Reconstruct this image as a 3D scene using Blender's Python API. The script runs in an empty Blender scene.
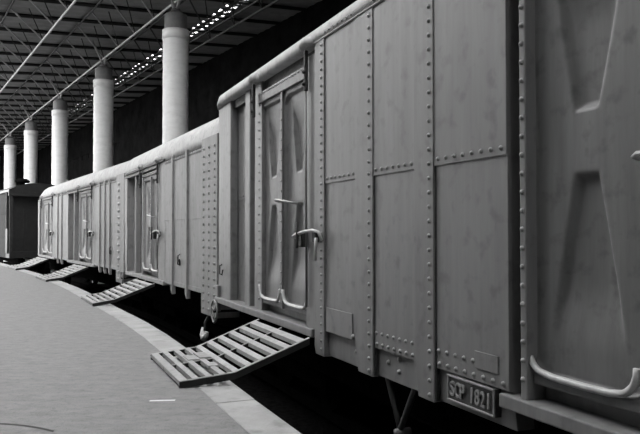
import bpy, math, random
from mathutils import Vector, Matrix
random.seed(7)
scene = bpy.context.scene
col = scene.collection

# ------------------------------------------------------------------ camera, sky, exposure
F = 700.0                      # focal length in pixels of the 640x434 frame
HZ = 232.0                     # pixel row of the horizon
EYE = 1.35                     # eye height above the platform
cam_d = bpy.data.cameras.new('camera'); cam = bpy.data.objects.new('camera', cam_d); col.objects.link(cam)
cam_d.sensor_width = 36.0; cam_d.lens = F / 640 * 36; cam_d.clip_start = 0.05; cam_d.clip_end = 500
cam.location = (0, 0, EYE)
cam.rotation_euler = (math.pi / 2 + math.atan((HZ - 217) / F), 0, 0)
scene.camera = cam

world = bpy.data.worlds.new('overcast_sky'); scene.world = world; world.use_nodes = True
wb = world.node_tree.nodes['Background']
wb.inputs['Color'].default_value = (1, 1, 1, 1); wb.inputs['Strength'].default_value = 1.0
scene.view_settings.view_transform = 'Standard'; scene.view_settings.look = 'None'
scene.view_settings.gamma = 1.0; scene.view_settings.use_curve_mapping = False
scene.view_settings.exposure = 3.0

# ------------------------------------------------------------------ materials (all neutral grey)
def material(name, lo, hi, rough=0.6, metal=0.0, scale=6.0, stretch=(1, 1, 1), bump=0.0, bscale=40.0,
             blotch=0.0, spec=0.4):
    m = bpy.data.materials.new(name); m.use_nodes = True
    nt = m.node_tree; N = nt.nodes; L = nt.links
    b = N['Principled BSDF']; b.inputs['Roughness'].default_value = rough; b.inputs['Metallic'].default_value = metal
    b.inputs['Specular IOR Level'].default_value = spec
    tc = N.new('ShaderNodeTexCoord'); mp = N.new('ShaderNodeMapping'); mp.inputs['Scale'].default_value = stretch
    L.new(tc.outputs['Object'], mp.inputs['Vector'])
    n1 = N.new('ShaderNodeTexNoise'); n1.inputs['Scale'].default_value = scale; n1.inputs['Detail'].default_value = 6
    n1.inputs['Roughness'].default_value = 0.65
    L.new(mp.outputs[0], n1.inputs['Vector'])
    r = N.new('ShaderNodeValToRGB')
    r.color_ramp.elements[0].position = 0.32; r.color_ramp.elements[1].position = 0.68
    r.color_ramp.elements[0].color = (lo, lo, lo, 1); r.color_ramp.elements[1].color = (hi, hi, hi, 1)
    L.new(n1.outputs['Fac'], r.inputs['Fac'])
    out = r.outputs['Color']
    if blotch > 0:
        n2 = N.new('ShaderNodeTexNoise'); n2.inputs['Scale'].default_value = scale * 2.7; n2.inputs['Detail'].default_value = 8
        L.new(tc.outputs['Object'], n2.inputs['Vector'])
        r2 = N.new('ShaderNodeValToRGB')
        r2.color_ramp.elements[0].position = 0.30; r2.color_ramp.elements[1].position = 0.46
        k = 1 - blotch
        r2.color_ramp.elements[0].color = (k, k, k, 1); r2.color_ramp.elements[1].color = (1, 1, 1, 1)
        L.new(n2.outputs['Fac'], r2.inputs['Fac'])
        mx = N.new('ShaderNodeMix'); mx.data_type = 'RGBA'; mx.blend_type = 'MULTIPLY'; mx.inputs['Factor'].default_value = 1
        L.new(out, mx.inputs['A']); L.new(r2.outputs['Color'], mx.inputs['B']); out = mx.outputs['Result']
    L.new(out, b.inputs['Base Color'])
    if bump > 0:
        n3 = N.new('ShaderNodeTexNoise'); n3.inputs['Scale'].default_value = bscale; n3.inputs['Detail'].default_value = 4
        L.new(tc.outputs['Object'], n3.inputs['Vector'])
        bp = N.new('ShaderNodeBump'); bp.inputs['Strength'].default_value = bump; bp.inputs['Distance'].default_value = 0.02
        L.new(n3.outputs['Fac'], bp.inputs['Height']); L.new(bp.outputs['Normal'], b.inputs['Normal'])
    return m

M = {}
M['paint'] = material('grey_wagon_paint', 0.105, 0.145, 0.5, 0, 3.0, (3.4, 3.4, 0.3), 0.04, 5, 0.3)
M['door_paint'] = material('worn_door_paint', 0.08, 0.12, 0.5, 0, 3.6, (3.4, 3.4, 0.3), 0.04, 7, 0.35)
M['far_lit_paint'] = material('far_lit_wagon_paint', 0.135, 0.20, 0.6, 0, 3.2, (2.6, 2.6, 0.35), 0.08, 6, 0.25)  # lighter than the near wagon: stronger far light put into the colour
M['roof_paint'] = material('dusty_roof_paint', 0.25, 0.36, 0.7, 0, 5, (1, 1, 1), 0.15, 14, 0.22)
M['rivet'] = material('rivet_steel', 0.14, 0.22, 0.45, 0, 30)
M['pale_rivet'] = material('pale_rivet_steel', 0.26, 0.36, 0.5, 0, 30)
M['worn'] = material('hand_worn_steel', 0.28, 0.38, 0.38, 0, 12, blotch=0.2)
M['iron'] = material('black_iron', 0.004, 0.009, 1.0, 0, 9, bump=0.2, spec=0.0)
M['grease'] = material('greasy_hardware', 0.015, 0.045, 0.6, 0, 14, bump=0.2, spec=0.2)
M['platform'] = material('platform_asphalt', 0.13, 0.18, 0.9, 0, 7, (0.8, 1.3, 1), 0.45, 60, 0.22, spec=0.3)
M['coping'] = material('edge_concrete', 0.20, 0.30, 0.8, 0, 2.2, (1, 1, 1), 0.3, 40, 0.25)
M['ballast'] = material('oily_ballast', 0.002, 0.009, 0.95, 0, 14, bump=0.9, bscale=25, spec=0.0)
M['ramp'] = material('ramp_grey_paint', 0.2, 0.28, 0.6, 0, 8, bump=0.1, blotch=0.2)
M['ramp_shade'] = material('ramp_shaded_steel', 0.010, 0.02, 0.8, 0, 8, spec=0.1)  # ramp sides in shade, darkness put into the colour
M['column'] = material('whitewashed_concrete', 0.56, 0.64, 0.8, 0, 2.5, (1, 1, 2.5), 0.0, 12, 0.06, spec=0.2)
M['collar'] = material('grey_concrete', 0.12, 0.18, 0.8, 0, 4)
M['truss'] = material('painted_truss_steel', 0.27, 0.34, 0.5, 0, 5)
M['shade_truss'] = material('shaded_truss_steel', 0.05, 0.08, 0.8, 0, 5)  # darker copy of the truss steel, shade put into the colour
M['purlin'] = material('dark_purlin_steel', 0.008, 0.016, 0.7, 0, 5)
M['sheet'] = material('weathered_roof_sheet', 0.20, 0.27, 0.8, 0, 1.5, (1, 1, 1), 0.2, 20, 0.15)
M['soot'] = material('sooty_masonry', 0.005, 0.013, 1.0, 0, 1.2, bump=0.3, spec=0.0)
M['sky_block'] = material('sky_block_grey', 0.05, 0.09, 0.9, 0, 1.2, bump=0.3)  # colour of the added wall that blocks sky light
M['dark_car'] = material('dark_coach_paint', 0.008, 0.02, 0.5, 0, 4)
M['grey_car'] = material('coach_grey_paint', 0.03, 0.05, 0.9, 0, 4, blotch=0.15, spec=0.05)
M['plate'] = material('cast_plate_black', 0.02, 0.04, 0.5, 0, 20)
M['chalk'] = material('white_mark', 0.45, 0.6, 0.9, 0, 40)
M['seal'] = material('tar_joint', 0.015, 0.03, 0.9, 0, 10)

# ------------------------------------------------------------------ mesh helpers
class MB:
    def __init__(s): s.v = []; s.f = []
    def add(s, vs, fs):
        o = len(s.v); s.v += [tuple(p) for p in vs]; s.f += [tuple(i + o for i in f) for f in fs]; return s
    def box(s, x0, x1, y0, y1, z0, z1):
        vs = [(x, y, z) for x in (x0, x1) for y in (y0, y1) for z in (z0, z1)]
        return s.add(vs, [(0, 1, 3, 2), (4, 6, 7, 5), (0, 4, 5, 1), (2, 3, 7, 6), (0, 2, 6, 4), (1, 5, 7, 3)])
    def prism_y(s, poly, y0, y1):            # polygon in (x,z), extruded in y
        n = len(poly); vs = [(x, y0, z) for x, z in poly] + [(x, y1, z) for x, z in poly]
        fs = [tuple(range(n)), tuple(reversed(range(n, 2 * n)))]
        fs += [(i, i + n, (i + 1) % n + n, (i + 1) % n) for i in range(n)]
        return s.add(vs, fs)
    def prism_z(s, poly, z0, z1):
        n = len(poly); vs = [(x, y, z0) for x, y in poly] + [(x, y, z1) for x, y in poly]
        fs = [tuple(reversed(range(n))), tuple(range(n, 2 * n))]
        fs += [(i, (i + 1) % n, (i + 1) % n + n, i + n) for i in range(n)]
        return s.add(vs, fs)
    def rings(s, rings, cap=True, closed=True):
        n = len(rings[0]); vs = [p for r in rings for p in r]; fs = []
        for k in range(len(rings) - 1):
            for i in range(n if closed else n - 1):
                j = (i + 1) % n; fs.append((k * n + i, k * n + j, (k + 1) * n + j, (k + 1) * n + i))
        if cap: fs += [tuple(reversed(range(n))), tuple(range((len(rings) - 1) * n, len(rings) * n))]
        return s.add(vs, fs)
    def lathe(s, prof, seg=24, c=(0, 0)):
        return s.rings([[(c[0] + r * math.cos(2 * math.pi * i / seg), c[1] + r * math.sin(2 * math.pi * i / seg), z)
                         for i in range(seg)] for r, z in prof])
    def tube(s, pts, r, seg=8, closed=False):
        pts = [Vector(p) for p in pts]; n = len(pts); rings = []
        up = Vector((0.13, 0.27, 0.95)).normalized()
        for i, p in enumerate(pts):
            a = pts[i - 1] if (i > 0 or closed) else p
            b = pts[(i + 1) % n] if (i < n - 1 or closed) else p
            t = (b - a).normalized(); q = t.cross(up)
            if q.length < 0.1: q = t.cross(Vector((1, 0, 0)))
            q.normalize(); w = q.cross(t)
            rr = r[i] if isinstance(r, (list, tuple)) else r
            rings.append([tuple(p + q * rr * math.cos(2 * math.pi * k / seg) + w * rr * math.sin(2 * math.pi * k / seg)) for k in range(seg)])
        if closed: rings.append(rings[0])
        return s.rings(rings, cap=not closed)
    def dome(s, x, y, z, r, h=None):         # rivet head standing out towards -y
        h = h or r * 0.95; n = 8; rings = []
        for rr, hh in ((1.0, 0.0), (0.86, 0.5), (0.5, 0.87)):
            rings.append([(x + r * rr * math.cos(2 * math.pi * i / n), y - h * hh, z + r * rr * math.sin(2 * math.pi * i / n)) for i in range(n)])
        o = len(s.v); s.rings(rings, cap=False)
        s.v.append((x, y - h, z)); a = len(s.v) - 1
        for i in range(n): s.f.append((o + 16 + i, o + 16 + (i + 1) % n, a))
        return s
    def mesh(s, name, smooth=False):
        me = bpy.data.meshes.new(name); me.from_pydata(s.v, [], s.f)
        import bmesh
        bm = bmesh.new(); bm.from_mesh(me); bmesh.ops.recalc_face_normals(bm, faces=bm.faces); bm.to_mesh(me); bm.free()
        if smooth:
            for p in me.polygons: p.use_smooth = True
        return me
    def build(s, name, mat, parent=None, smooth=False, bevel=0.0, shift=(0, 0, 0)):
        if any(shift): s.v = [(x - shift[0], y - shift[1], z - shift[2]) for x, y, z in s.v]
        me = s.mesh(name, smooth); me.materials.append(M[mat] if isinstance(mat, str) else mat)
        o = bpy.data.objects.new(name, me); col.objects.link(o); o.parent = parent
        if bevel:
            b = o.modifiers.new('bevel', 'BEVEL'); b.width = bevel; b.segments = 2; b.limit_method = 'ANGLE'
        return o

def tag(o, label=None, cat=None, group=None, kind=None):
    for k, v in (('label', label), ('category', cat), ('group', group), ('kind', kind)):
        if v: o[k] = v
    return o
def empty(name, loc=(0, 0, 0), rz=0.0):
    o = bpy.data.objects.new(name, None); col.objects.link(o); o.location = loc; o.rotation_euler.z = rz
    o.empty_display_size = 0.2; return o
def put(src, parent, loc=None, scale=None, matrix=None, name=None):
    c = src if not src.get('_used') else src.copy()
    if c is not src: col.objects.link(c)
    src['_used'] = 1
    c.parent = parent
    if matrix is not None: c.matrix_basis = matrix
    if loc is not None: c.location = loc
    if scale is not None: c.scale = scale
    return c
UNIT = {}
def bar(name, p0, p1, r, mat, parent, seg=6):       # a straight round member sharing one unit mesh
    key = (name, mat, seg)
    if key not in UNIT:
        me = MB().lathe([(1, 0), (1, 1)], seg).mesh(name); me.materials.append(M[mat]); UNIT[key] = me
    p0 = Vector(p0); p1 = Vector(p1); d = p1 - p0
    o = bpy.data.objects.new(name, UNIT[key]); col.objects.link(o); o.parent = parent
    o.matrix_basis = Matrix.Translation(p0) @ d.to_track_quat('Z', 'Y').to_matrix().to_4x4() @ Matrix.Diagonal((r, r, d.length, 1))
    return o

RAILZ = -0.62      # top of rail
GROUND = -0.80

# ------------------------------------------------------------------ plan geometry
class Line:
    """side wall of a wagon in plan: runs towards vanishing column xv through (px0, Z0)"""
    def __init__(s, xv, px0, Z0):
        s.xv = xv; L = math.hypot(xv - 320, F); s.d = Vector(((xv - 320) / L, F / L))
        s.p0 = Vector(((px0 - 320) / F * Z0, Z0)); s.n = Vector((s.d.y, -s.d.x))
    def at(s, px):                    # point of the wall seen in pixel column px
        r = Vector(((px - 320) / F, 1.0)); k = s.p0.dot(s.n) / r.dot(s.n); return r * k
W1 = Line(25, 318, 6.25)
E1 = W1.at(217.0)
W2 = Line(-20, 0, 1); q = E1 + W1.d * 0.12 + W1.n * 0.06; W2.p0 = q
E2 = W2.at(124.5)
W3 = Line(-85, 0, 1); W3.p0 = E2 + W2.d * 0.16 + W2.n * 0.05
E3 = W3.at(38.0)

# row frame of the hall: t along the columns, D across
U = Vector((-435.0, 700.0)).normalized(); NN = Vector((U.y, -U.x))
def hall(t, D, z): p = U * t + NN * D; return Vector((p.x, p.y, z))

# ------------------------------------------------------------------ ground, platform
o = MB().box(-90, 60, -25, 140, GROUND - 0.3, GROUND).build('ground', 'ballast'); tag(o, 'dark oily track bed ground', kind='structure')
edge = [(3.9, -4.8), (1.9, -0.1), (-0.14, 4.76), (-0.47, 5.52), (-0.87, 6.5), (-1.6, 8.3), (-2.12, 9.5), (-2.84, 11.0), (-3.6, 12.5),
        (-5.8, 16.9), (-7.2, 19.4), (-8.65, 22.0), (-14.4, 31.4), (-22, 42), (-36, 60)]
def resample(pts, step):
    P = [Vector(p) for p in pts]; out = [P[0]]; acc = 0
    dense = []
    for a, b in zip(P[:-1], P[1:]):
        n = max(2, int((b - a).length / 0.05)); dense += [a.lerp(b, i / n) for i in range(n)]
    dense.append(P[-1])
    for _ in range(2):               # soften the corners
        w = 14; dense = [dense[0]] + [sum(dense[max(0, i - w):i + w + 1], Vector((0, 0))) / len(dense[max(0, i - w):i + w + 1]) for i in range(1, len(dense) - 1)] + [dense[-1]]
    for a, b in zip(dense[:-1], dense[1:]):
        acc += (b - a).length
        if acc >= step: out.append(b); acc = 0
    return out
E = resample(edge, 1.25)
def offs(i, d):
    a = E[max(0, i - 1)]; b = E[min(len(E) - 1, i + 1)]; t = (b - a).normalized(); return E[i] + Vector((-t.y, t.x)) * d
CW = 0.32
inner = [offs(i, CW) for i in range(len(E))]
poly = [(p.x, p.y) for p in inner] + [(-60, 60), (-60, -12), (3.6, -12)]
plat = MB().prism_z(poly, GROUND, 0.0).build('platform', 'platform'); tag(plat, 'grey asphalt station platform', kind='structure')
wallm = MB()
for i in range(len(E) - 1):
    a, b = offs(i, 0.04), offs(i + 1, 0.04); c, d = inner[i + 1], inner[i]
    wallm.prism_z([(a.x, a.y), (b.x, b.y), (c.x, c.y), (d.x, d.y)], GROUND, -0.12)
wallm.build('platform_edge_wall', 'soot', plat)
for i in range(len(E) - 1):          # coping slabs, each its own piece
    a, b, c, d = E[i], E[i + 1], inner[i + 1], inner[i]
    g = 0.006; t = (b - a).normalized() * g; dz = random.uniform(0, 0.007)
    k = -0.0
    MB().prism_z([tuple(a + t), tuple(b - t), tuple(c - t), tuple(d + t)], -0.12, 0.004 + dz).build('coping_slab', 'coping', plat, bevel=0.008)
# short white mark and a tar-filled joint on the asphalt
mk = MB()
mk.add([(-1.36, 5.60, 0.003), (-1.16, 5.62, 0.003), (-1.16, 5.66, 0.003), (-1.36, 5.64, 0.003)], [(0, 1, 2, 3)])
mk.build('white_mark', 'chalk', plat)
pts = [(-2.35 + 0.05 * i, 4.94 - 0.0016 * i * i, 0.002) for i in range(12)]
sm = MB()
for a, b in zip(pts[:-1], pts[1:]):
    sm.add([a, b, (b[0], b[1] + 0.035, b[2]), (a[0], a[1] + 0.035, a[2])], [(0, 1, 2, 3)])
sm.build('tar_seam', 'seal', plat)

# ------------------------------------------------------------------ train shed: roof, walls, columns, trusses
PITCH = 2.17
def roofz(D): return 9.65 + 0.072 * (D - 5.0)
DC = 7.8
def t_of(px, D):   # hall coordinate t of the line at distance D seen in pixel column px
    r = Vector(((px - 320) / F, 1.0)); k = D / r.dot(NN); return (r * k).dot(U)
T0 = t_of(53.0, 5.06)
ts = [T0 + PITCH * k for k in range(-14, 26)]
T_OPEN = 1.0
ceil_root = empty('ceiling', (0, 0, 0)); tag(ceil_root, 'sheeted train shed roof', kind='structure')
rows = [(-2.7, -1.35), (-1.35, 1.35), (1.35, 2.6), (2.6, 3.71), (3.71, 6.45), (6.45, 9.15), (9.15, 11.06), (11.62, 14.4), (11.0, 11.7)]
for (d0, d1) in rows:
    g = -0.03
    sh = MB()
    vs = []
    n = 9
    for k in range(n):               # shallow corrugation along the slope
        tt = -PITCH / 2 + g + (PITCH - 2 * g) * k / (n - 1); dz = 0.03 * (k % 2)
        for dd in (d0 + g, d1 - g):
            p = hall(tt, dd, roofz(dd) + dz); vs.append(tuple(p))
    sh.add(vs, [(2 * k, 2 * k + 1, 2 * k + 3, 2 * k + 2) for k in range(n - 1)])
    src = sh.build('roof_sheet', 'sheet', ceil_root)
    src.modifiers.new('thickness', 'SOLIDIFY').thickness = 0.02
    for t in ts:
        if d1 < 2.7 and t > T_OPEN: continue      # open sky beyond; nearer sheets added out of view to shade the near wagon
        if d0 == 11.0 and 14 < t < 56: continue   # the open daylight slot
        p = U * (t + PITCH / 2); put(src, ceil_root, (p.x, p.y, 0))
for t in ts:
    for d0, d1 in ((-2.6 if t < T_OPEN + PITCH else 2.6, 14.2),):
        a = hall(t, d0, roofz(d0) - 0.08); b = hall(t, d1, roofz(d1) - 0.08)
        bar('purlin', a, b, 0.07, 'purlin', ceil_root, 4)
for d in (3.71, 6.45, 9.15, 11.0, 11.68):
    bar('ridge_bar', hall(ts[0], d, roofz(d) - 0.18), hall(ts[-1], d, roofz(d) - 0.18), 0.035, 'purlin', ceil_root, 6)
# lattice of small members across the open roof slot
lat = ceil_root; LB = Vector((0, 0, 0))
t = 14.0
while t < 58:
    w = random.uniform(0.5, 0.75)
    a = hall(t, 11.04, roofz(11.04)) - LB; b = hall(t + w, 11.64, roofz(11.64)) - LB
    c = hall(t + w, 11.04, roofz(11.04)) - LB; d = hall(t, 11.64, roofz(11.64)) - LB
    bar('lattice_bar', a, b, 0.035, 'purlin', lat, 4); bar('lattice_bar', c, d, 0.035, 'purlin', lat, 4)
    bar('lattice_strut', a, d, 0.045, 'purlin', lat, 4)
    t += w
for dd in (11.34,):
    bar('lattice_chord', hall(14, dd, roofz(dd)) - LB, hall(58, dd, roofz(dd)) - LB, 0.04, 'purlin', lat, 4)

names = {5.06: 'pale steel roof truss hanging over the platform side of the train',
         7.8: 'steel roof truss carried on the heads of the white columns',
         10.5: 'dim steel roof truss behind the column row, beside the daylight slot'}
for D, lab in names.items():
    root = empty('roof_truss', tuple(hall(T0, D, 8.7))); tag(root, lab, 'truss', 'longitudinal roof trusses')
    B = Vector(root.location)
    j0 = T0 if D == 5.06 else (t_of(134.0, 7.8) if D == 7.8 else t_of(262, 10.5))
    tm_ = 'truss' if D < 9 else 'shade_truss'  # rear truss takes the darker copy, its dimness painted in
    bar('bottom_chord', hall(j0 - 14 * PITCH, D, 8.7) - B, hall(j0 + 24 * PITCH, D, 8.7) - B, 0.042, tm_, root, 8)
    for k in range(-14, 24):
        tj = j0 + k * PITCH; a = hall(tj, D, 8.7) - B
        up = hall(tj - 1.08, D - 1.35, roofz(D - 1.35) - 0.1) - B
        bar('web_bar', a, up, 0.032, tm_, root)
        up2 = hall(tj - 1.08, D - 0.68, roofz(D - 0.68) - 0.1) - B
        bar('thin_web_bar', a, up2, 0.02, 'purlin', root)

tc0 = t_of(175.0, DC); STEP = DC * (435 ** 2 + 700 ** 2) / 700 * 0.001145
which = ['first', 'second', 'third', 'fourth', 'fifth', 'sixth']
for k in range(6):
    b = hall(tc0 + k * STEP, DC, GROUND)
    root = empty('shed_column', tuple(b))
    tag(root, 'round whitewashed concrete column behind the wagons, %s along the row from the tall near one' % which[k] if k else
        'tallest round whitewashed concrete column rising behind the short pale wagon', 'column', 'columns carrying the shed roof')
    R = 0.405; top = 7.75 - GROUND
    m = MB(); z = 0.0; j = 0
    while z < top - 0.36:            # cast drum by drum, hairline joints between
        z2 = min(top - 0.30, z + 0.34); rr = R - 0.005 * (j % 2)
        m.rings([[(rr * math.cos(a), rr * math.sin(a), zz) for a in [2 * math.pi * i / 36 for i in range(36)]] for zz in (z, z2)], cap=False); z = z2; j += 1
    m.lathe([(R + 0.02, z), (R + 0.02, top)], 36)
    sh = m.build('shaft', 'column', root)
    for p in sh.data.polygons: p.use_smooth = abs(p.normal.z) < 0.3
    MB().lathe([(R - 0.05, top), (R - 0.05, top + 0.5)], 32).build('collar', 'collar', root, smooth=False)
    MB().lathe([(R - 0.08, top + 0.5), (0.16, top + 0.62), (0.13, top + 0.70)], 20).build('capital', 'collar', root)
    zt = top + 0.62
    ch = 8.7 - GROUND
    for sg in (-1, 1):
        e = U * (0.35 * sg); bar('head_strut', (e.x * 0.1, e.y * 0.1, zt), (e.x, e.y, ch), 0.05, 'truss', root)
    e = -NN * 0.6 - U * 0.5; bar('head_strut', (0, 0, zt), (e.x, e.y, ch + 0.55), 0.045, 'truss', root)
    g = Vector((0.80, -0.25)).normalized() * (R + 0.06)
    bar('downpipe', (g.x, g.y, 0), (g.x, g.y, 4.1 - GROUND), 0.05, 'column', root, 8)

# enclosing walls of the shed (dark side wall, far end, added unseen light blockers)
def hall_box(name, t0, t1, d0, d1, z0, z1, mat, parent=None):
    P = [hall(t0, d0, 0), hall(t1, d0, 0), hall(t1, d1, 0), hall(t0, d1, 0)]
    return MB().prism_z([(p.x, p.y) for p in P], z0, z1).build(name, mat, parent)
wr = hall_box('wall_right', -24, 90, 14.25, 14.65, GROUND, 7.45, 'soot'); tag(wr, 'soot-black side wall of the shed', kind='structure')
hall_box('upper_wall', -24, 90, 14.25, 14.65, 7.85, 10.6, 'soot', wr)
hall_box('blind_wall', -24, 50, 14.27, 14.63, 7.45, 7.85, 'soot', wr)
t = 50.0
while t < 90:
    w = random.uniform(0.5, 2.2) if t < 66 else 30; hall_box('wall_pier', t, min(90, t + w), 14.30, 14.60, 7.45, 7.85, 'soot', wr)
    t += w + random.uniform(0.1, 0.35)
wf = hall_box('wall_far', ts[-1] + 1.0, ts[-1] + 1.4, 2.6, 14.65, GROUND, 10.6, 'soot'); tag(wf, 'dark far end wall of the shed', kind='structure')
wl = hall_box('sky_blocker_left', -16, 34.0, -3.0, -2.6, 0, 9.3, 'sky_block'); tag(wl, 'unseen added wall blocking low sky light along the platform', kind='structure')  # added out of view to cut low sky light on the wagons
wn = hall_box('sky_blocker_near', -16.4, -16, -4.4, 14.65, GROUND, 10.6, 'soot'); tag(wn, 'unseen added end wall keeping light off the near end', kind='structure')  # added behind the camera to darken the near end

# ------------------------------------------------------------------ track
def offset_track(off, z):
    pts = []
    for W, a, b in ((W1, -3.0, 0), (W2, 0, 0), (W3, 0, 0)):
        pass
    n1 = W1.n * off; n2 = W2.n * off; n3 = W3.n * off
    far = E3 + W3.d * 5 + Vector((-0.3, -0.1)); 
    P = [W1.at(318) - W1.d * 14 + n1, W1.at(318) + n1, E1 + (n1 + n2) / 2, (E1 + E2) / 2 + n2, E2 + (n2 + n3) / 2, (E2 + E3) / 2 + n3, E3 + n3, far + n3 * 1.0, far + Vector((-14, 20)) + n3]
    return [(p.x, p.y, z) for p in P]
for off in (0.75, 1.75):
    pts = offset_track(off, 0)
    m = MB()
    m.rings([[(x - 0.033 * 0.9, y - 0.01, RAILZ - 0.12), (x + 0.033 * 0.9, y + 0.01, RAILZ - 0.12), (x + 0.03, y + 0.01, RAILZ), (x - 0.03, y - 0.01, RAILZ)] for x, y, _ in pts])
    o = m.build('rail', 'iron'); tag(o, 'steel running rail under the wagons, %s' % ('on the platform side' if off < 1 else 'on the wall side'), 'rail')
    o['kind'] = 'structure'

# ------------------------------------------------------------------ wagons
def rivets(name, pts, r, mat, parent, base):
    m = MB()
    for x, y, z in pts: m.dome(x, y, z, r)
    o = m.build(name, mat, parent, smooth=True, shift=(0, 0, base)); o['kind'] = 'stuff'; return o

LEAF_W, LEAF_Z0, LEAF_Z1 = 0.75, 0.56, 2.93
def smooth(a, b, x):
    t = min(1, max(0, (x - a) / (b - a))); return t * t * (3 - 2 * t)
def leaf_depth(u, z):
    # rounded frame opening
    x0, x1, z0, z1, r = 0.045, LEAF_W - 0.03, 0.62, 2.74, 0.10
    cx = min(max(u, x0 + r), x1 - r); cz = min(max(z, z0 + r), z1 - r)
    sd = math.hypot(u - cx, z - cz) - r
    d = 0.03 * (1 - smooth(-0.012, 0.012, sd))
    def trap(zb, zt, lb, rb, lt, rt):
        k = (z - zb) / (zt - zb); l = (lb + (lt - lb) * k) * LEAF_W; rr = (rb + (rt - rb) * k) * LEAF_W
        s = max(l - u, u - rr, zb - z, z - zt); return s
    s1 = trap(1.95, 2.70, 0.42, 0.59, 0.235, 0.82)
    s2 = trap(0.74, 1.63, 0.185, 0.82, 0.41, 0.59)
    d += 0.038 * (1 - smooth(-0.026, 0.014, s1)) * (1 - smooth(2.35, 2.68, z))
    d += 0.038 * (1 - smooth(-0.026, 0.012, s2)) * smooth(0.76, 1.12, z)
    d += 0.003 * math.sin(u * 9 + z * 3.1) * math.sin(z * 4.3 + 1)
    return d
def leaf_mesh():
    nx, nz = 62, 196; m = MB(); vs = []
    for j in range(nz + 1):
        z = LEAF_Z0 + (LEAF_Z1 - LEAF_Z0) * j / nz
        for i in range(nx + 1):
            u = LEAF_W * i / nx; vs.append((u, leaf_depth(u, z), z - LEAF_Z0))
    fs = [(j * (nx + 1) + i, j * (nx + 1) + i + 1, (j + 1) * (nx + 1) + i + 1, (j + 1) * (nx + 1) + i) for j in range(nz) for i in range(nx)]
    n = len(vs); vs += [(0, 0.078, 0), (LEAF_W, 0.078, 0), (LEAF_W, 0.078, LEAF_Z1 - LEAF_Z0), (0, 0.078, LEAF_Z1 - LEAF_Z0)]
    fs.append((n + 3, n + 2, n + 1, n))
    b = list(range(nx + 1)); fs.append(tuple(reversed(b)) + (n, n + 1))
    tp = [nz * (nx + 1) + i for i in range(nx + 1)]; fs.append(tuple(tp) + (n + 2, n + 3))
    lf = [j * (nx + 1) for j in range(nz + 1)]; fs.append(tuple(lf) + (n + 3, n))
    rt = [j * (nx + 1) + nx for j in range(nz + 1)]; fs.append(tuple(reversed(rt)) + (n + 1, n + 2))
    m.add(vs, fs); me = m.mesh('door_leaf')
    for p in me.polygons: p.use_smooth = len(p.vertices) == 4 and abs(p.normal.y) > 0.05
    return me
LEAF = leaf_mesh(); LEAF_PALE = LEAF.copy(); LEAF.materials.append(M['door_paint']); LEAF_PALE.materials.append(M['far_lit_paint'])
def tray_mesh(mat):
    P = []
    for a in range(0, 8):
        k = a / 7; P.append((0.02 + 0.11 * k ** 1.6, -0.012, 0.20 - 0.13 * math.sin(k * math.pi / 2)))
    P += [(0.2, -0.018, 0.063), (0.4, -0.02, 0.06), (0.54, -0.018, 0.063)]
    for a in range(0, 7):
        k = a / 6; P.append((0.585 + 0.10 * math.sin(k * math.pi / 2), -0.012, 0.068 + 0.13 * k ** 1.7))
    me = MB().tube(P, 0.018, 8).mesh('bottom_tray_bar', True); me.materials.append(M[mat]); return me
TRAY = tray_mesh('worn')
def handle_mesh():
    P = [(-0.12, 0.01, -0.01), (-0.115, -0.05, 0.0), (-0.08, -0.07, 0.01), (0.08, -0.08, 0.0), (0.24, -0.07, -0.02), (0.28, -0.05, -0.03), (0.285, 0.03, -0.04)]
    me = MB().tube(P, 0.011, 8).mesh('grab_handle', True); me.materials.append(M['worn']); return me
HANDLE = handle_mesh()

def link_mesh(name, me, parent, loc=(0, 0, 0), scale=(1, 1, 1)):
    o = bpy.data.objects.new(name, me); col.objects.link(o); o.parent = parent; o.location = loc; o.scale = scale; return o

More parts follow.
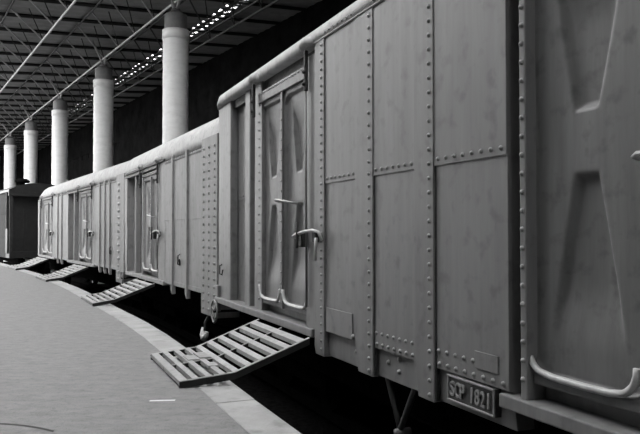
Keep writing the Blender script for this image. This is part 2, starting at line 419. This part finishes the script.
def door(car, base, s0, s1, ztop, pale, hang_dir=1):
    """two-leaf pressed steel sliding door between s0 and s1"""
    w = (s1 - s0) / 2; sx = w / LEAF_W; sz = (ztop - LEAF_Z0) / (LEAF_Z1 - LEAF_Z0)
    y = 0.045
    paint = 'far_lit_paint' if pale else 'door_paint'
    for k in range(2):
        lf = link_mesh('door_leaf', LEAF_PALE if pale else LEAF, car, (s0 + k * w, y, LEAF_Z0 - base), (sx * 0.998, 1, sz))
        link_mesh('bottom_tray_bar', TRAY, lf)
    zt = ztop
    hh = 0.13 if not pale else 0.07
    hd = MB().box(s0 - 0.01, s1 + 0.02, 0.012, 0.09, zt - hh, zt - 0.01).build('door_header', paint, car, bevel=0.008, shift=(0, 0, base))
    rivets('header_rivets', [(s0 + 0.05 + 0.082 * i, 0.012, zt - 0.035) for i in range(int((s1 - s0 - 0.06) / 0.082))], 0.013, 'rivet', hd, base)
    mid = (s0 + s1) / 2
    st = MB().box(mid - 0.028, mid + 0.028, 0.02, 0.06, LEAF_Z0, zt - 0.1).build('meeting_stile', paint, car, bevel=0.006, shift=(0, 0, base))
    rivets('stile_rivets', [(mid, 0.02, LEAF_Z0 + 0.06 + 0.105 * i) for i in range(int((zt - LEAF_Z0 - 0.2) / 0.105))], 0.012, 'rivet' if not pale else 'pale_rivet', st, base)
    link_mesh('grab_handle', HANDLE, car, (mid + 0.10, 0.02, 1.67 - base), (sx, 1, 1))
    for sgn, sx_ in ((-1, s0 - 0.035), (1, s1 + 0.04)):    # roller hangers at the two top corners
        m = MB()
        hz = zt + 0.02
        m.box(sx_ - 0.02, sx_ + 0.02, -0.045, -0.008, hz - 0.30, hz + 0.08)
        h = m.build('door_hanger', 'grease', car, bevel=0.01, shift=(0, 0, base))
        m = MB()
        for i in range(2): m.dome(sx_, -0.045, hz - 0.12 - 0.11 * i, 0.022)
        m.build('hanger_bolts', 'grease', h, smooth=True, shift=(0, 0, base))['kind'] = 'stuff'
        m = MB().tube([(sx_ - 0.10, -0.02, hz + 0.11), (sx_ - 0.05, -0.03, hz + 0.14), (sx_ + 0.02, -0.035, hz + 0.155), (sx_ + 0.10, -0.03, hz + 0.14), (sx_ + 0.19, -0.02, hz + 0.11)], [0.03, 0.05, 0.045, 0.055, 0.03], 10)
        m.build('roller_housing', 'roof_paint', h, smooth=True, shift=(0, 0, base))
        if sgn > 0: MB().tube([(sx_, -0.03, hz - 0.28), (sx_ + 0.004, -0.02, LEAF_Z0 + 0.1)], 0.012, 6).build('guide_rod', 'paint' if not pale else 'far_lit_paint', h, smooth=True, shift=(0, 0, base))

def latch(car, base, s, z):
    """hasp bar across the door edge with its pin and hanging bolt"""
    b = MB().tube([(s - 0.36, -0.01, z - 0.03), (s - 0.35, -0.06, z - 0.01), (s - 0.24, -0.075, z + 0.01), (s, -0.08, z + 0.035), (s + 0.16, -0.075, z + 0.045), (s + 0.27, -0.06, z + 0.03), (s + 0.30, -0.04, z - 0.04)], 0.015, 8)
    h = b.build('latch_bar', 'worn', car, smooth=True, shift=(0, 0, base))
    MB().box(s - 0.20, s - 0.13, -0.065, 0.04, z - 0.11, z + 0.04).build('hasp_plate', 'grease', h, bevel=0.01, shift=(0, 0, base))
    MB().tube([(s - 0.17, -0.09, z + 0.12), (s - 0.17, -0.09, z - 0.12)], 0.013, 8).build('latch_pin', 'grease', h, smooth=True, shift=(0, 0, base))
    MB().tube([(s + 0.22, -0.06, z - 0.02), (s + 0.215, -0.065, z - 0.1), (s + 0.20, -0.06, z - 0.22)], 0.014, 8).build('hanging_bolt', 'worn', h, smooth=True, shift=(0, 0, base))
    MB().box(s + 0.10, s + 0.19, -0.055, -0.005, z - 0.06, z + 0.03).build('latch_keeper', 'grease', h, bevel=0.008, shift=(0, 0, base))

def running_gear(car, base, length):
    MB().box(0.15, length - 0.15, 0.42, 0.54, -0.10, 0.36).box(0.15, length - 0.15, 1.96, 2.08, -0.10, 0.36).build('underframe', 'iron', car, shift=(0, 0, base))
    nb = (1.5, length - 1.5) if length > 5 else (length / 2,)
    for c in nb:
        bg = MB().box(c - 0.95, c + 0.95, 0.55, 0.65, -0.36, -0.18).box(c - 0.95, c + 0.95, 1.85, 1.95, -0.36, -0.18).box(c - 0.15, c + 0.15, 0.6, 1.9, -0.2, -0.06).build('bogie_frame', 'iron', car, bevel=0.01, shift=(0, 0, base))
        for a in (-0.7, 0.7):
            m = MB()
            for yc in (0.75, 1.75):
                rg = []
                for r, y in ((0.10, yc - 0.07), (0.36, yc - 0.06), (0.36, yc + 0.05), (0.10, yc + 0.07)):
                    rg.append([(c + a + r * math.cos(2 * math.pi * i / 24), y, RAILZ + 0.36 + r * math.sin(2 * math.pi * i / 24)) for i in range(24)])
                m.rings(rg)
            m.tube([(c + a, 0.6, RAILZ + 0.36), (c + a, 1.9, RAILZ + 0.36)], 0.06, 10)
            m.build('wheelset', 'iron', bg, shift=(0, 0, base))

def brake_wheel(car, base, s, z):
    m = MB().tube([(s + 0.15 * math.cos(a), -0.05, z + 0.15 * math.sin(a)) for a in [2 * math.pi * i / 24 for i in range(24)]], 0.013, 8, closed=True)
    w = m.build('brake_wheel', 'paint', car, smooth=True, shift=(0, 0, base))
    for k in range(3):
        a = 0.7 + k * 2 * math.pi / 3
        MB().tube([(s, -0.05, z), (s + 0.15 * math.cos(a), -0.05, z + 0.15 * math.sin(a))], 0.009, 6).build('wheel_spoke', 'paint', w, smooth=True, shift=(0, 0, base))
    MB().tube([(s, -0.06, z), (s, 0.45, z)], 0.018, 8).build('wheel_shaft', 'iron', w, smooth=True, shift=(0, 0, base))
    MB().box(s - 0.05, s + 0.05, -0.02, 0.03, z, z + 0.35).build('wheel_bracket', 'paint', w, bevel=0.01, shift=(0, 0, base))

def roof(car, base, length, prof, mat, shrink0, shrink1, zc):
    """roof shell swept along the wagon, rounded down at its ends"""
    full = prof + [(2.5 - y, z) for y, z in reversed(prof[:-1])]
    rings = []
    def ring(s, k):
        return [(s, 1.25 + (y - 1.25) * (1 - 0.05 * k), zc + (z - zc) * (1 - k)) for y, z in full]
    for e, a in ((0.0, 0.75), (0.15, 0.42), (0.4, 0.17), (0.7, 0.04), (1.0, 0.0)): rings.append(ring(-0.02 + e * shrink0, a))
    for e, a in ((1.0, 0.0), (0.7, 0.04), (0.4, 0.17), (0.15, 0.42), (0.0, 0.75)): rings.append(ring(length + 0.02 - e * shrink1, a))
    o = MB().rings(rings).build('roof', mat, car, smooth=True, shift=(0, 0, base))
    return o

def car_frame(name, far, d):
    """Empty at rail level below the wagon's far corner; +x to the near end, +y into the wagon"""
    return empty(name, (far.x, far.y, RAILZ), math.atan2(-d.y, -d.x))

BASE = 0.0 + RAILZ
def S(W, far, px): return (W.at(px) - far).dot(-W.d)

# ---- near riveted boxcar
c1 = car_frame('boxcar', E1, W1.d)
tag(c1, 'grey riveted boxcar with cast number plate low on its side, steep ramp at its door', 'boxcar', 'boxcars standing at the platform')
s1 = lambda px: S(W1, E1, px)
pa, pb = s1(316.5), s1(508); L1 = pa + pb
ZT, ZS, ZB, ZM = 3.05, 0.488, 0.28, 1.80
RD = 0.128
MB().box(0.0, L1, RD, 2.5 - RD, 0.44, 3.04).build('body_shell', 'paint', c1, shift=(0, 0, BASE))
profA = [(-0.024, 3.045), (-0.03, 3.12), (-0.012, 3.175), (0.045, 3.22), (0.13, 3.25), (0.5, 3.33), (1.25, 3.42)]
roof(c1, BASE, L1, profA, 'roof_paint', 0.22, 0.22, 3.0)
# fixed panels between the doors
posts = [(s1(357), s1(374.5), s1(371.0)), (s1(416), s1(435.5), s1(431.5))]
corner = (pa, s1(326))
bays = [(corner[1], posts[0][0]), (posts[0][1], posts[1][0]), (posts[1][1], pb)]
for i, (a, b) in enumerate(bays):
    MB().box(a - 0.01, b + (0.012 if i < 2 else 0), 0.0, RD + 0.02, ZS, ZM).build('lower_plate', 'paint', c1, bevel=0.004, shift=(0, 0, BASE))
    MB().box(a - 0.01, b + (0.012 if i < 2 else 0), -0.009, RD + 0.02, ZM - 0.03, ZT + 0.01).build('upper_plate', 'paint', c1, bevel=0.003, shift=(0, 0, BASE))
    n = max(3, round((b - a) / 0.088)); dx = (b - a) / n
    rivets('seam_rivets', [(a + dx * (k + 0.5), -0.009, ZM + 0.012) for k in range(n)], 0.0145, 'rivet', c1, BASE)
    rivets('eave_rivets', [(a + dx * (k + 0.5), -0.026, ZT + 0.034) for k in range(n)], 0.0145, 'rivet', c1, BASE)
    if i > 0:
        rivets('skirt_rivets', [(a + dx * (k + 0.5), 0.0, ZS + 0.035) for k in range(n)], 0.0155, 'rivet', c1, BASE)
        rivets('skirt_rivets', [(a + dx * (k + 0.4), 0.0, ZS + 0.115) for k in range(n - (3 if i == 2 else 0))], 0.0145, 'rivet', c1, BASE)
    a2, b2 = a, b
    MB().prism_y([(a2 - 0.02, ZS + 0.02), (a2 - 0.02, ZB), (b2 + 0.12 if i < 2 else b2 + 0.03, ZB), (b2 + 0.02 if i < 2 else b2, ZS + 0.02)], 0.03, RD + 0.02).build('skirt_plate', 'paint', c1, bevel=0.004, shift=(0, 0, BASE))
# flat strip under the eave
MB().box(pa, pb, -0.025, 0.05, ZT - 0.004, ZT + 0.075).build('eave_strip', 'roof_paint', c1, bevel=0.003, shift=(0, 0, BASE))
for (a, b, rv) in posts:
    MB().prism_y([(a, ZT), (a, ZS), (a + 0.055, ZB - 0.01), (b, ZB - 0.01), (b, ZT)], -0.017, RD).build('side_post', 'paint', c1, bevel=0.004, shift=(0, 0, BASE))
    rivets('post_rivets', [(rv, -0.017, ZB + 0.03 + 0.0925 * k) for k in range(30)], 0.0155, 'rivet', c1, BASE)
    MB().box(b - 0.004, b + 0.012, -0.006, 0.02, ZB, ZT).build('post_lip', 'grease', c1, shift=(0, 0, BASE))
MB().prism_y([(corner[0], ZT), (corner[0], ZB + 0.06), (corner[0] + 0.03, ZB - 0.01), (corner[1], ZB - 0.01), (corner[1], ZT)], -0.02, RD).build('corner_post', 'paint', c1, bevel=0.006, shift=(0, 0, BASE))
rv = s1(323.5)
rivets('post_rivets', [(rv, -0.02, ZB + 0.05 + 0.072 * k) for k in range(38)], 0.0145, 'rivet', c1, BASE)
# bolts on the skirt
rivets('skirt_bolts', [(s1(385), 0.03, 0.405), (s1(396), 0.03, 0.455), (s1(395.5), 0.03, 0.365), (s1(353.5), 0.03, 0.40)], 0.02, 'rivet', c1, BASE)
rivets('skirt_bolts', [(s1(353.5), 0.0, 0.52)], 0.022, 'rivet', c1, BASE)
# repair patches
MB().box(s1(327), s1(353), -0.009, 0.0, ZS + 0.005, 0.70).build('patch_plate', 'paint', c1, bevel=0.003, shift=(0, 0, BASE))
MB().box(s1(475), s1(498), -0.008, 0.0, 0.565, 0.665).build('patch_plate', 'paint', c1, bevel=0.003, shift=(0, 0, BASE))
# number plate with cast characters
na, nb_ = s1(449.5), s1(496)
npz0, npz1 = 0.325, 0.482
npl = MB().box(na, nb_, -0.012, 0.033, npz0, npz1).build('number_plate', 'plate', c1, shift=(0, 0, BASE))
MB().box(na, nb_, -0.026, -0.01, npz1 - 0.012, npz1).box(na, nb_, -0.026, -0.01, npz0, npz0 + 0.012).box(na, na + 0.012, -0.022, -0.01, npz0, npz1).box(nb_ - 0.012, nb_, -0.022, -0.01, npz0, npz1).build('plate_rim', 'rivet', npl, bevel=0.003, shift=(0, 0, BASE))
chars = []
for ch in 'SCP1821':
    cu = bpy.data.curves.new('plate_text', 'FONT'); cu.body = ch; cu.size = 0.125; cu.extrude = 0.008; cu.bevel_depth = 0.0015
    to = bpy.data.objects.new('plate_text', cu); col.objects.link(to)
    bpy.context.view_layer.update()
    tm = bpy.data.meshes.new_from_object(to.evaluated_get(bpy.context.evaluated_depsgraph_get())); bpy.data.objects.remove(to)
    chars.append(tm)
cell = (nb_ - na - 0.05) / 7.8
for k, tm in enumerate(chars):
    xs = [v.co.x for v in tm.vertices]; zs = [v.co.y for v in tm.vertices]
    cx = na + 0.025 + cell * (k + 0.5 + (0.8 if k > 2 else 0))
    kx = min(1.0, cell * 0.86 / max(0.03, max(xs) - min(xs)))
    tm.transform(Matrix.Translation((cx, -0.014, (npz0 + npz1) / 2 - BASE)) @ Matrix.Rotation(math.pi / 2, 4, 'X') @ Matrix.Diagonal((kx, 1.0, 1, 1)) @ Matrix.Translation((-(max(xs) + min(xs)) / 2, -(max(zs) + min(zs)) / 2, 0)))
    tm.materials.clear(); tm.materials.append(M['rivet'])
    to = bpy.data.objects.new('plate_character', tm); col.objects.link(to); to.parent = npl
npl['label'] = 'black cast plate reading SCP 1821 in raised characters'
# door recesses
for (ra, rb, da, db, mir) in ((0.0, pa, s1(259.0) - 0.09, s1(310.5) - 0.09, 0), (pb, L1, s1(528) - 0.07, s1(528) + 1.55, 1)):
    MB().box(ra - 0.05 if mir else ra, rb - (0 if mir else 0.05), -0.03, RD + 0.02, 0.40, 0.475).build('door_sill', 'paint', c1, bevel=0.008, shift=(0, 0, BASE))
    door(c1, BASE, da, db, 2.93, False)
    MB().box(ra, rb, 0.06, 0.13, 2.94, 3.045).build('door_track', 'grease', c1, shift=(0, 0, BASE))
latch(c1, BASE, s1(313.0), 1.32)
# blank part of the far recess: end post, ribs and riveted jamb
MB().box(0.0, s1(229), 0.02, RD, 0.44, ZT).build('end_post', 'paint', c1, bevel=0.02, shift=(0, 0, BASE))
MB().box(s1(242), s1(247), 0.035, RD, 0.44, ZT).build('wall_rib', 'paint', c1, bevel=0.015, shift=(0, 0, BASE))
MB().box(s1(252.0), s1(259.2), 0.03, RD, 0.44, ZT).build('door_jamb', 'paint', c1, bevel=0.01, shift=(0, 0, BASE))
rivets('jamb_rivets', [(s1(256.8), 0.03, 0.6 + 0.095 * k) for k in range(25)], 0.0145, 'rivet', c1, BASE)
MB().box(s1(229), s1(252), RD - 0.008, RD + 0.01, 1.76, 3.04).build('recess_plate', 'paint', c1, bevel=0.003, shift=(0, 0, BASE))
rivets('seam_rivets', [(s1(229) + 0.085 * k, RD - 0.008, 1.80) for k in range(1, 12)], 0.011, 'rivet', c1, BASE)
MB().tube([(s1(222), 0.0, 0.92), (s1(222), -0.03, 0.90), (s1(222), -0.03, 0.80), (s1(222), 0.0, 0.78), (s1(222), 0.012, 0.85)], 0.012, 6).build('rope_hook', 'grease', c1, smooth=True, shift=(0, 0, BASE))
# jamb between panel and near door: riveted angle in the return
MB().box(s1(520.0), s1(526.2), -0.002, RD, 0.47, ZT).build('door_jamb', 'paint', c1, bevel=0.008, shift=(0, 0, BASE))
rivets('jamb_rivets', [(s1(522.8), -0.002, 0.58 + 0.098 * k) for k in range(25)], 0.0155, 'rivet', c1, BASE)
MB().box(s1(308.5) - 0.06, pa - 0.012, 0.0, RD, 0.47, 2.98).build('door_jamb', 'paint', c1, bevel=0.01, shift=(0, 0, BASE))
running_gear(c1, BASE, L1)
brake_wheel(c1, BASE, 0.06, 0.28)
# V shaped brake brace hanging below the skirt
vx = s1(383)
vb = MB().tube([(s1(366), 0.14, 0.40), (vx, 0.14, -0.10)], 0.022, 6).tube([(s1(404), 0.14, 0.40), (vx, 0.14, -0.10)], 0.022, 6)
vb.build('brake_brace', 'paint', c1, smooth=True, shift=(0, 0, BASE))
MB().tube([(vx, 0.1, -0.12), (vx, 0.22, -0.12)], 0.03, 12).build('brace_pivot', 'paint', c1, smooth=True, shift=(0, 0, BASE))

# ---- boxcars behind it, brighter far light put into their paint
profB = [(0.0, 2.60), (0.004, 2.74), (0.03, 2.87), (0.09, 2.97), (0.19, 3.045), (0.35, 3.10), (0.7, 3.17), (1.25, 3.24)]
def pale_car(name, label, W, far, length, recesses, panel_posts, hooks, shrink, endpx):
    c = car_frame(name, far, W.d); tag(c, label, 'boxcar', 'boxcars standing at the platform')
    sf = lambda px: S(W, far, px)
    rd = 0.15; zr = 2.70; zb = 0.46
    MB().box(0.0, length, rd, 2.5 - rd, 0.44, 2.62).build('body_shell', 'far_lit_paint', c, shift=(0, 0, BASE))
    roof(c, BASE, length, profB, 'roof_paint', shrink, 0.1, 2.55)
    edges = []
    cur = 0.0
    for (a, b, da, db) in recesses:
        if a > cur + 0.02: edges.append((cur, a))
        cur = b
    if cur < length: edges.append((cur, length))
    for (a, b) in edges:
        MB().box(a, b, 0.006, rd + 0.02, zb, 1.58).build('lower_plate', 'far_lit_paint', c, bevel=0.004, shift=(0, 0, BASE))
        MB().box(a, b, 0.0, rd + 0.02, 1.55, 2.605).build('upper_plate', 'far_lit_paint', c, bevel=0.004, shift=(0, 0, BASE))
        n = int((b - a) / 0.12)
        rivets('seam_rivets', [(a + 0.12 * (k + 0.5), -0.002, 2.59) for k in range(n)], 0.014, 'pale_rivet', c, BASE)
        MB().box(a, b, -0.006, 0.02, 2.555, 2.572).build('plate_lip', 'grease', c, shift=(0, 0, BASE))
        MB().box(a, b, 0.0, 0.3, zb - 0.02, zb + 0.05).build('skirt_rail', 'far_lit_paint', c, bevel=0.005, shift=(0, 0, BASE))
    for px in panel_posts:
        s = sf(px)
        MB().prism_y([(s - 0.05, 2.66), (s - 0.05, 0.36), (s + 0.05, 0.29), (s + 0.05, 2.66)], -0.03, 0.04).build('side_post', 'far_lit_paint', c, bevel=0.008, shift=(0, 0, BASE))
    for (a, b, da, db) in recesses:
        # the eave over the recess stands proud of the set-back wall
        MB().box(a, b, 0.0, rd + 0.02, 2.56, 2.62).build('recess_lintel', 'far_lit_paint', c, shift=(0, 0, BASE))
        MB().box(a, b, -0.035, 0.05, 2.615, 2.665).build('door_track', 'grease', c, bevel=0.01, shift=(0, 0, BASE))
        MB().box(a, b, -0.03, rd + 0.02, 0.40, 0.475).build('door_sill', 'far_lit_paint', c, bevel=0.008, shift=(0, 0, BASE))
        door(c, BASE, da, db, 2.53, True)
        latch(c, BASE, db + 0.05, 1.33)
        if da - a > 0.4:
            x = (a + da) / 2
            MB().box(x - 0.05, x + 0.05, 0.03, rd, 0.44, 2.6).build('wall_rib', 'far_lit_paint', c, bevel=0.015, shift=(0, 0, BASE))
            MB().box(da - 0.1, da - 0.02, 0.03, rd, 0.44, 2.6).build('door_jamb', 'far_lit_paint', c, bevel=0.01, shift=(0, 0, BASE))
        MB().box(db + 0.02, b, 0.0, rd, 0.44, 2.58).build('door_jamb', 'far_lit_paint', c, bevel=0.015, shift=(0, 0, BASE))
    for px in hooks:
        s = sf(px); MB().tube([(s, 0.0, 0.98), (s, -0.035, 0.96), (s, -0.035, 0.82), (s, 0.0, 0.80), (s + 0.03, -0.02, 0.9)], 0.014, 6).build('rope_hook', 'grease', c, smooth=True, shift=(0, 0, BASE))
    # riveted end angle at the near end
    e0 = sf(endpx)
    MB().box(e0, length + 0.015, -0.035, 0.30, 0.16, 2.72).build('end_angle', 'far_lit_paint', c, bevel=0.01, shift=(0, 0, BASE))
    w = length + 0.015 - e0
    cols = (0.18, 0.52, 0.86) if endpx > 150 else (0.35,)
    for k in cols:
        rivets('end_rivets', [(e0 + w * k, -0.035, 0.25 + (0.11 if len(cols) > 1 else 0.16) * i) for i in range(22 if len(cols) > 1 else 15)],
               0.022 if len(cols) > 1 else 0.04, 'rivet' if len(cols) > 1 else 'pale_rivet', c, BASE)
    running_gear(c, BASE, length)
    return c
def far_of(W, px): return W.at(px)
f2 = E2; len2 = (W2.p0 - f2).dot(-W2.d)
s2 = lambda px: S(W2, f2, px)
c2 = pale_car('boxcar', 'short pale boxcar coupled between the riveted boxcar and the longest pale boxcar', W2, f2, len2,
              [(s2(127), s2(165), s2(141.5), s2(158))], (173, 187.5), (180,), 0.1, 203.5)
f3 = E3; len3 = (W3.p0 - f3).dot(-W3.d)
s3 = lambda px: S(W3, f3, px)
c3 = pale_car('boxcar', 'longest pale boxcar with two door openings and a rounded roof end', W3, f3, len3,
              [(s3(39.5), s3(55), s3(42), s3(52.5)), (s3(68), s3(95), s3(78.5), s3(92))], (58, 62, 100, 105, 110), (111,), 1.3, 117.6)
brake_wheel(c2, BASE, 0.0, 0.30)
# brake hose and coupling hanging in the gap beside the pale wagon
hx = s2(198)
hs = MB().tube([(hx, 0.30, 0.32), (hx + 0.02, 0.2, 0.15), (hx, 0.12, -0.02), (hx + 0.03, 0.10, -0.14)], 0.022, 8).build('brake_hose', 'grease', c2, smooth=True, shift=(0, 0, BASE))
MB().tube([(hx - 0.02, 0.10, -0.10), (hx + 0.0, 0.08, -0.2), (hx + 0.05, 0.08, -0.25), (hx + 0.12, 0.09, -0.22), (hx + 0.15, 0.1, -0.15)], [0.03, 0.045, 0.05, 0.04, 0.03], 10).build('hose_coupling', 'worn', hs, smooth=True, shift=(0, 0, BASE))
MB().tube([(hx - 0.45, 0.3, 0.08), (hx + 0.05, 0.3, 0.08)], 0.03, 8).build('brake_pipe', 'grease', hs, smooth=True, shift=(0, 0, BASE))
MB().box(hx - 0.25, hx - 0.05, 0.2, 0.4, 0.2, 0.34).build('pipe_bracket', 'iron', hs, bevel=0.01, shift=(0, 0, BASE))

# ---- dark coach beyond the longest boxcar
W4 = Line(-150, 9.5, 32.0); F4 = W4.p0 + W4.d * 16
c4 = car_frame('coach', F4, W4.d); tag(c4, 'dark coach with an open end vestibule standing beyond the pale boxcars', 'coach')
LC = 16.0
MB().box(0, LC - 0.9, 0, 2.6, 0.15, 3.25).build('coach_body', 'grey_car', c4, shift=(0, 0, BASE))
MB().box(LC - 0.9, LC, 0.0, 2.6, 0.15, 0.35).build('vestibule_floor', 'dark_car', c4, shift=(0, 0, BASE))
MB().box(LC - 0.12, LC, 0.0, 0.16, 0.35, 3.2).build('corner_post', 'grey_car', c4, bevel=0.02, shift=(0, 0, BASE))
MB().box(LC - 0.12, LC, 2.44, 2.6, 0.35, 3.2).build('corner_post', 'dark_car', c4, bevel=0.02, shift=(0, 0, BASE))
MB().box(LC - 0.9, LC - 0.85, 0.0, 2.6, 0.35, 3.2).build('end_bulkhead', 'dark_car', c4, shift=(0, 0, BASE))
ed = MB().box(LC - 0.85, LC - 0.82, 0.75, 1.55, 0.4, 2.5).build('end_door', 'dark_car', c4, bevel=0.02, shift=(0, 0, BASE))
MB().box(LC - 0.83, LC - 0.81, 0.9, 1.4, 1.5, 2.35).build('door_pane', 'dark_car', ed, shift=(0, 0, BASE))
MB().box(LC - 0.12, LC + 0.03, -0.05, 2.65, 3.0, 3.25).build('end_beam', 'dark_car', c4, bevel=0.02, shift=(0, 0, BASE))
MB().box(LC - 0.12, LC, 0.0, 2.6, 0.35, 0.45).build('buffer_beam', 'dark_car', c4, shift=(0, 0, BASE))
for z in (1.1, 2.2): MB().box(0, LC - 0.95, -0.02, 0.02, z, z + 0.05).build('belt_rail', 'grey_car', c4, shift=(0, 0, BASE))
MB().box(LC - 0.85, LC - 0.4, -0.03, 0.04, 0.35, 1.5).build('side_gate', 'dark_car', c4, bevel=0.02, shift=(0, 0, BASE))
arc = [(-0.06, 3.2), (-0.04, 3.3), (0.3, 3.48), (0.8, 3.6), (1.3, 3.64), (1.8, 3.6), (2.3, 3.48), (2.64, 3.3), (2.66, 3.2)]
MB().rings([[(s, y, z) for y, z in arc] for s in (-0.1, LC + 0.05)]).build('roof', 'dark_car', c4, shift=(0, 0, BASE))
MB().lathe([(0.12, 3.55), (0.12, 3.68), (0.3, 3.7), (0.34, 3.78), (0.2, 3.88)], 16, (LC - 1.1, 0.75)).build('roof_ventilator', 'iron', c4, smooth=True, shift=(0, 0, BASE))
running_gear(c4, BASE, LC)

# ------------------------------------------------------------------ loading ramps
def ramp(W, far, s_a, s_b, label, d_bot, d_kink, skew=0.0):
    """slatted gangway; local x along the wagon, -y towards the platform, origin below the sill"""
    p = far - W.d * s_a
    r = empty('loading_ramp', (p.x, p.y, 0), math.atan2(-W.d.y, -W.d.x))
    tag(r, label, 'ramp', 'slatted loading ramps at the wagon doors')
    w = s_b - s_a; y0, yk, y1 = -d_bot, -d_kink, -0.045; zt, zk, zf = 0.395, 0.115, 0.052
    prof = [(y0, zf), (yk, zk), (y1, zt)]
    def sk(ring): return [(x - skew * (y1 - y) / (y1 - y0), y, z) for x, y, z in ring]
    def zat(y): return zf + (zk - zf) * (y - y0) / (yk - y0) if y <= yk else zk + (zt - zk) * (y - yk) / (y1 - yk)
    for k, x in enumerate((0.0, w / 2 - 0.012, w - 0.035)):
        ww = 0.035 if k != 1 else 0.022
        m = MB(); dep = 0.058 if k != 1 else 0.04
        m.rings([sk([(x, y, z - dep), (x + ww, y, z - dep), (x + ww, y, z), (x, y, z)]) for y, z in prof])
        m.build('ramp_stringer', 'ramp_shade' , r)  # sides painted near black as shade, only the cap keeps ramp grey
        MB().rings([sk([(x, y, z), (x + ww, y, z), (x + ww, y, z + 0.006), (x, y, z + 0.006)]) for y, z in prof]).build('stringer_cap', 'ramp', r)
    n = 10; pitch = (y1 - y0 - 0.1) / (n - 1)
    for k in range(n):
        ya = y0 + k * pitch; yb = ya + (0.05 if k else 0.07)
        if k == n - 1: yb = ya + 0.06
        za, zb = zat(ya), zat(yb)
        cuts = [(ya, za), (yb, zb)] if not (ya < yk < yb) else [(ya, za), (yk, zk), (yb, zb)]
        MB().rings([sk([(0.004, y, z - 0.03), (w - 0.004, y, z - 0.03), (w - 0.004, y, z + 0.008), (0.004, y, z + 0.008)]) for y, z in cuts]).build('ramp_slat', 'ramp', r)
    return r
R1 = ramp(W1, E1, s1(262.5), s1(314.5), 'slatted loading ramp at the riveted boxcar, patched near its foot', 1.17, 0.70, 0.22)
# repair plates on the foot of that ramp
w = s1(314.5) - s1(262.5)
MB().box(w * 0.30 - 0.16, w * 0.46 - 0.16, -0.93, -0.80, 0.085, 0.104).build('patch_plate', 'coping', R1)
MB().box(w * 0.26 - 0.14, w * 0.46 - 0.14, -0.82, -0.71, 0.10, 0.122).build('patch_plate', 'coping', R1)
MB().box(w * 0.62 - 0.14, w * 0.74 - 0.14, -0.84, -0.74, 0.09, 0.115).build('patch_plate', 'ramp', R1)
ramp(W2, E2, s2(140), s2(157.5), 'slatted loading ramp at the door of the short pale boxcar', 1.12, 0.75, 0.2)
ramp(W3, E3, s3(77), s3(90.5), 'slatted loading ramp at the middle door of the longest pale boxcar', 1.12, 0.7, 0.2)
ramp(W3, E3, s3(40), s3(50.5), 'slatted loading ramp at the far end door of the longest pale boxcar', 1.12, 0.7, 0.2)

for o in bpy.data.objects:
    if '_used' in o: del o['_used']
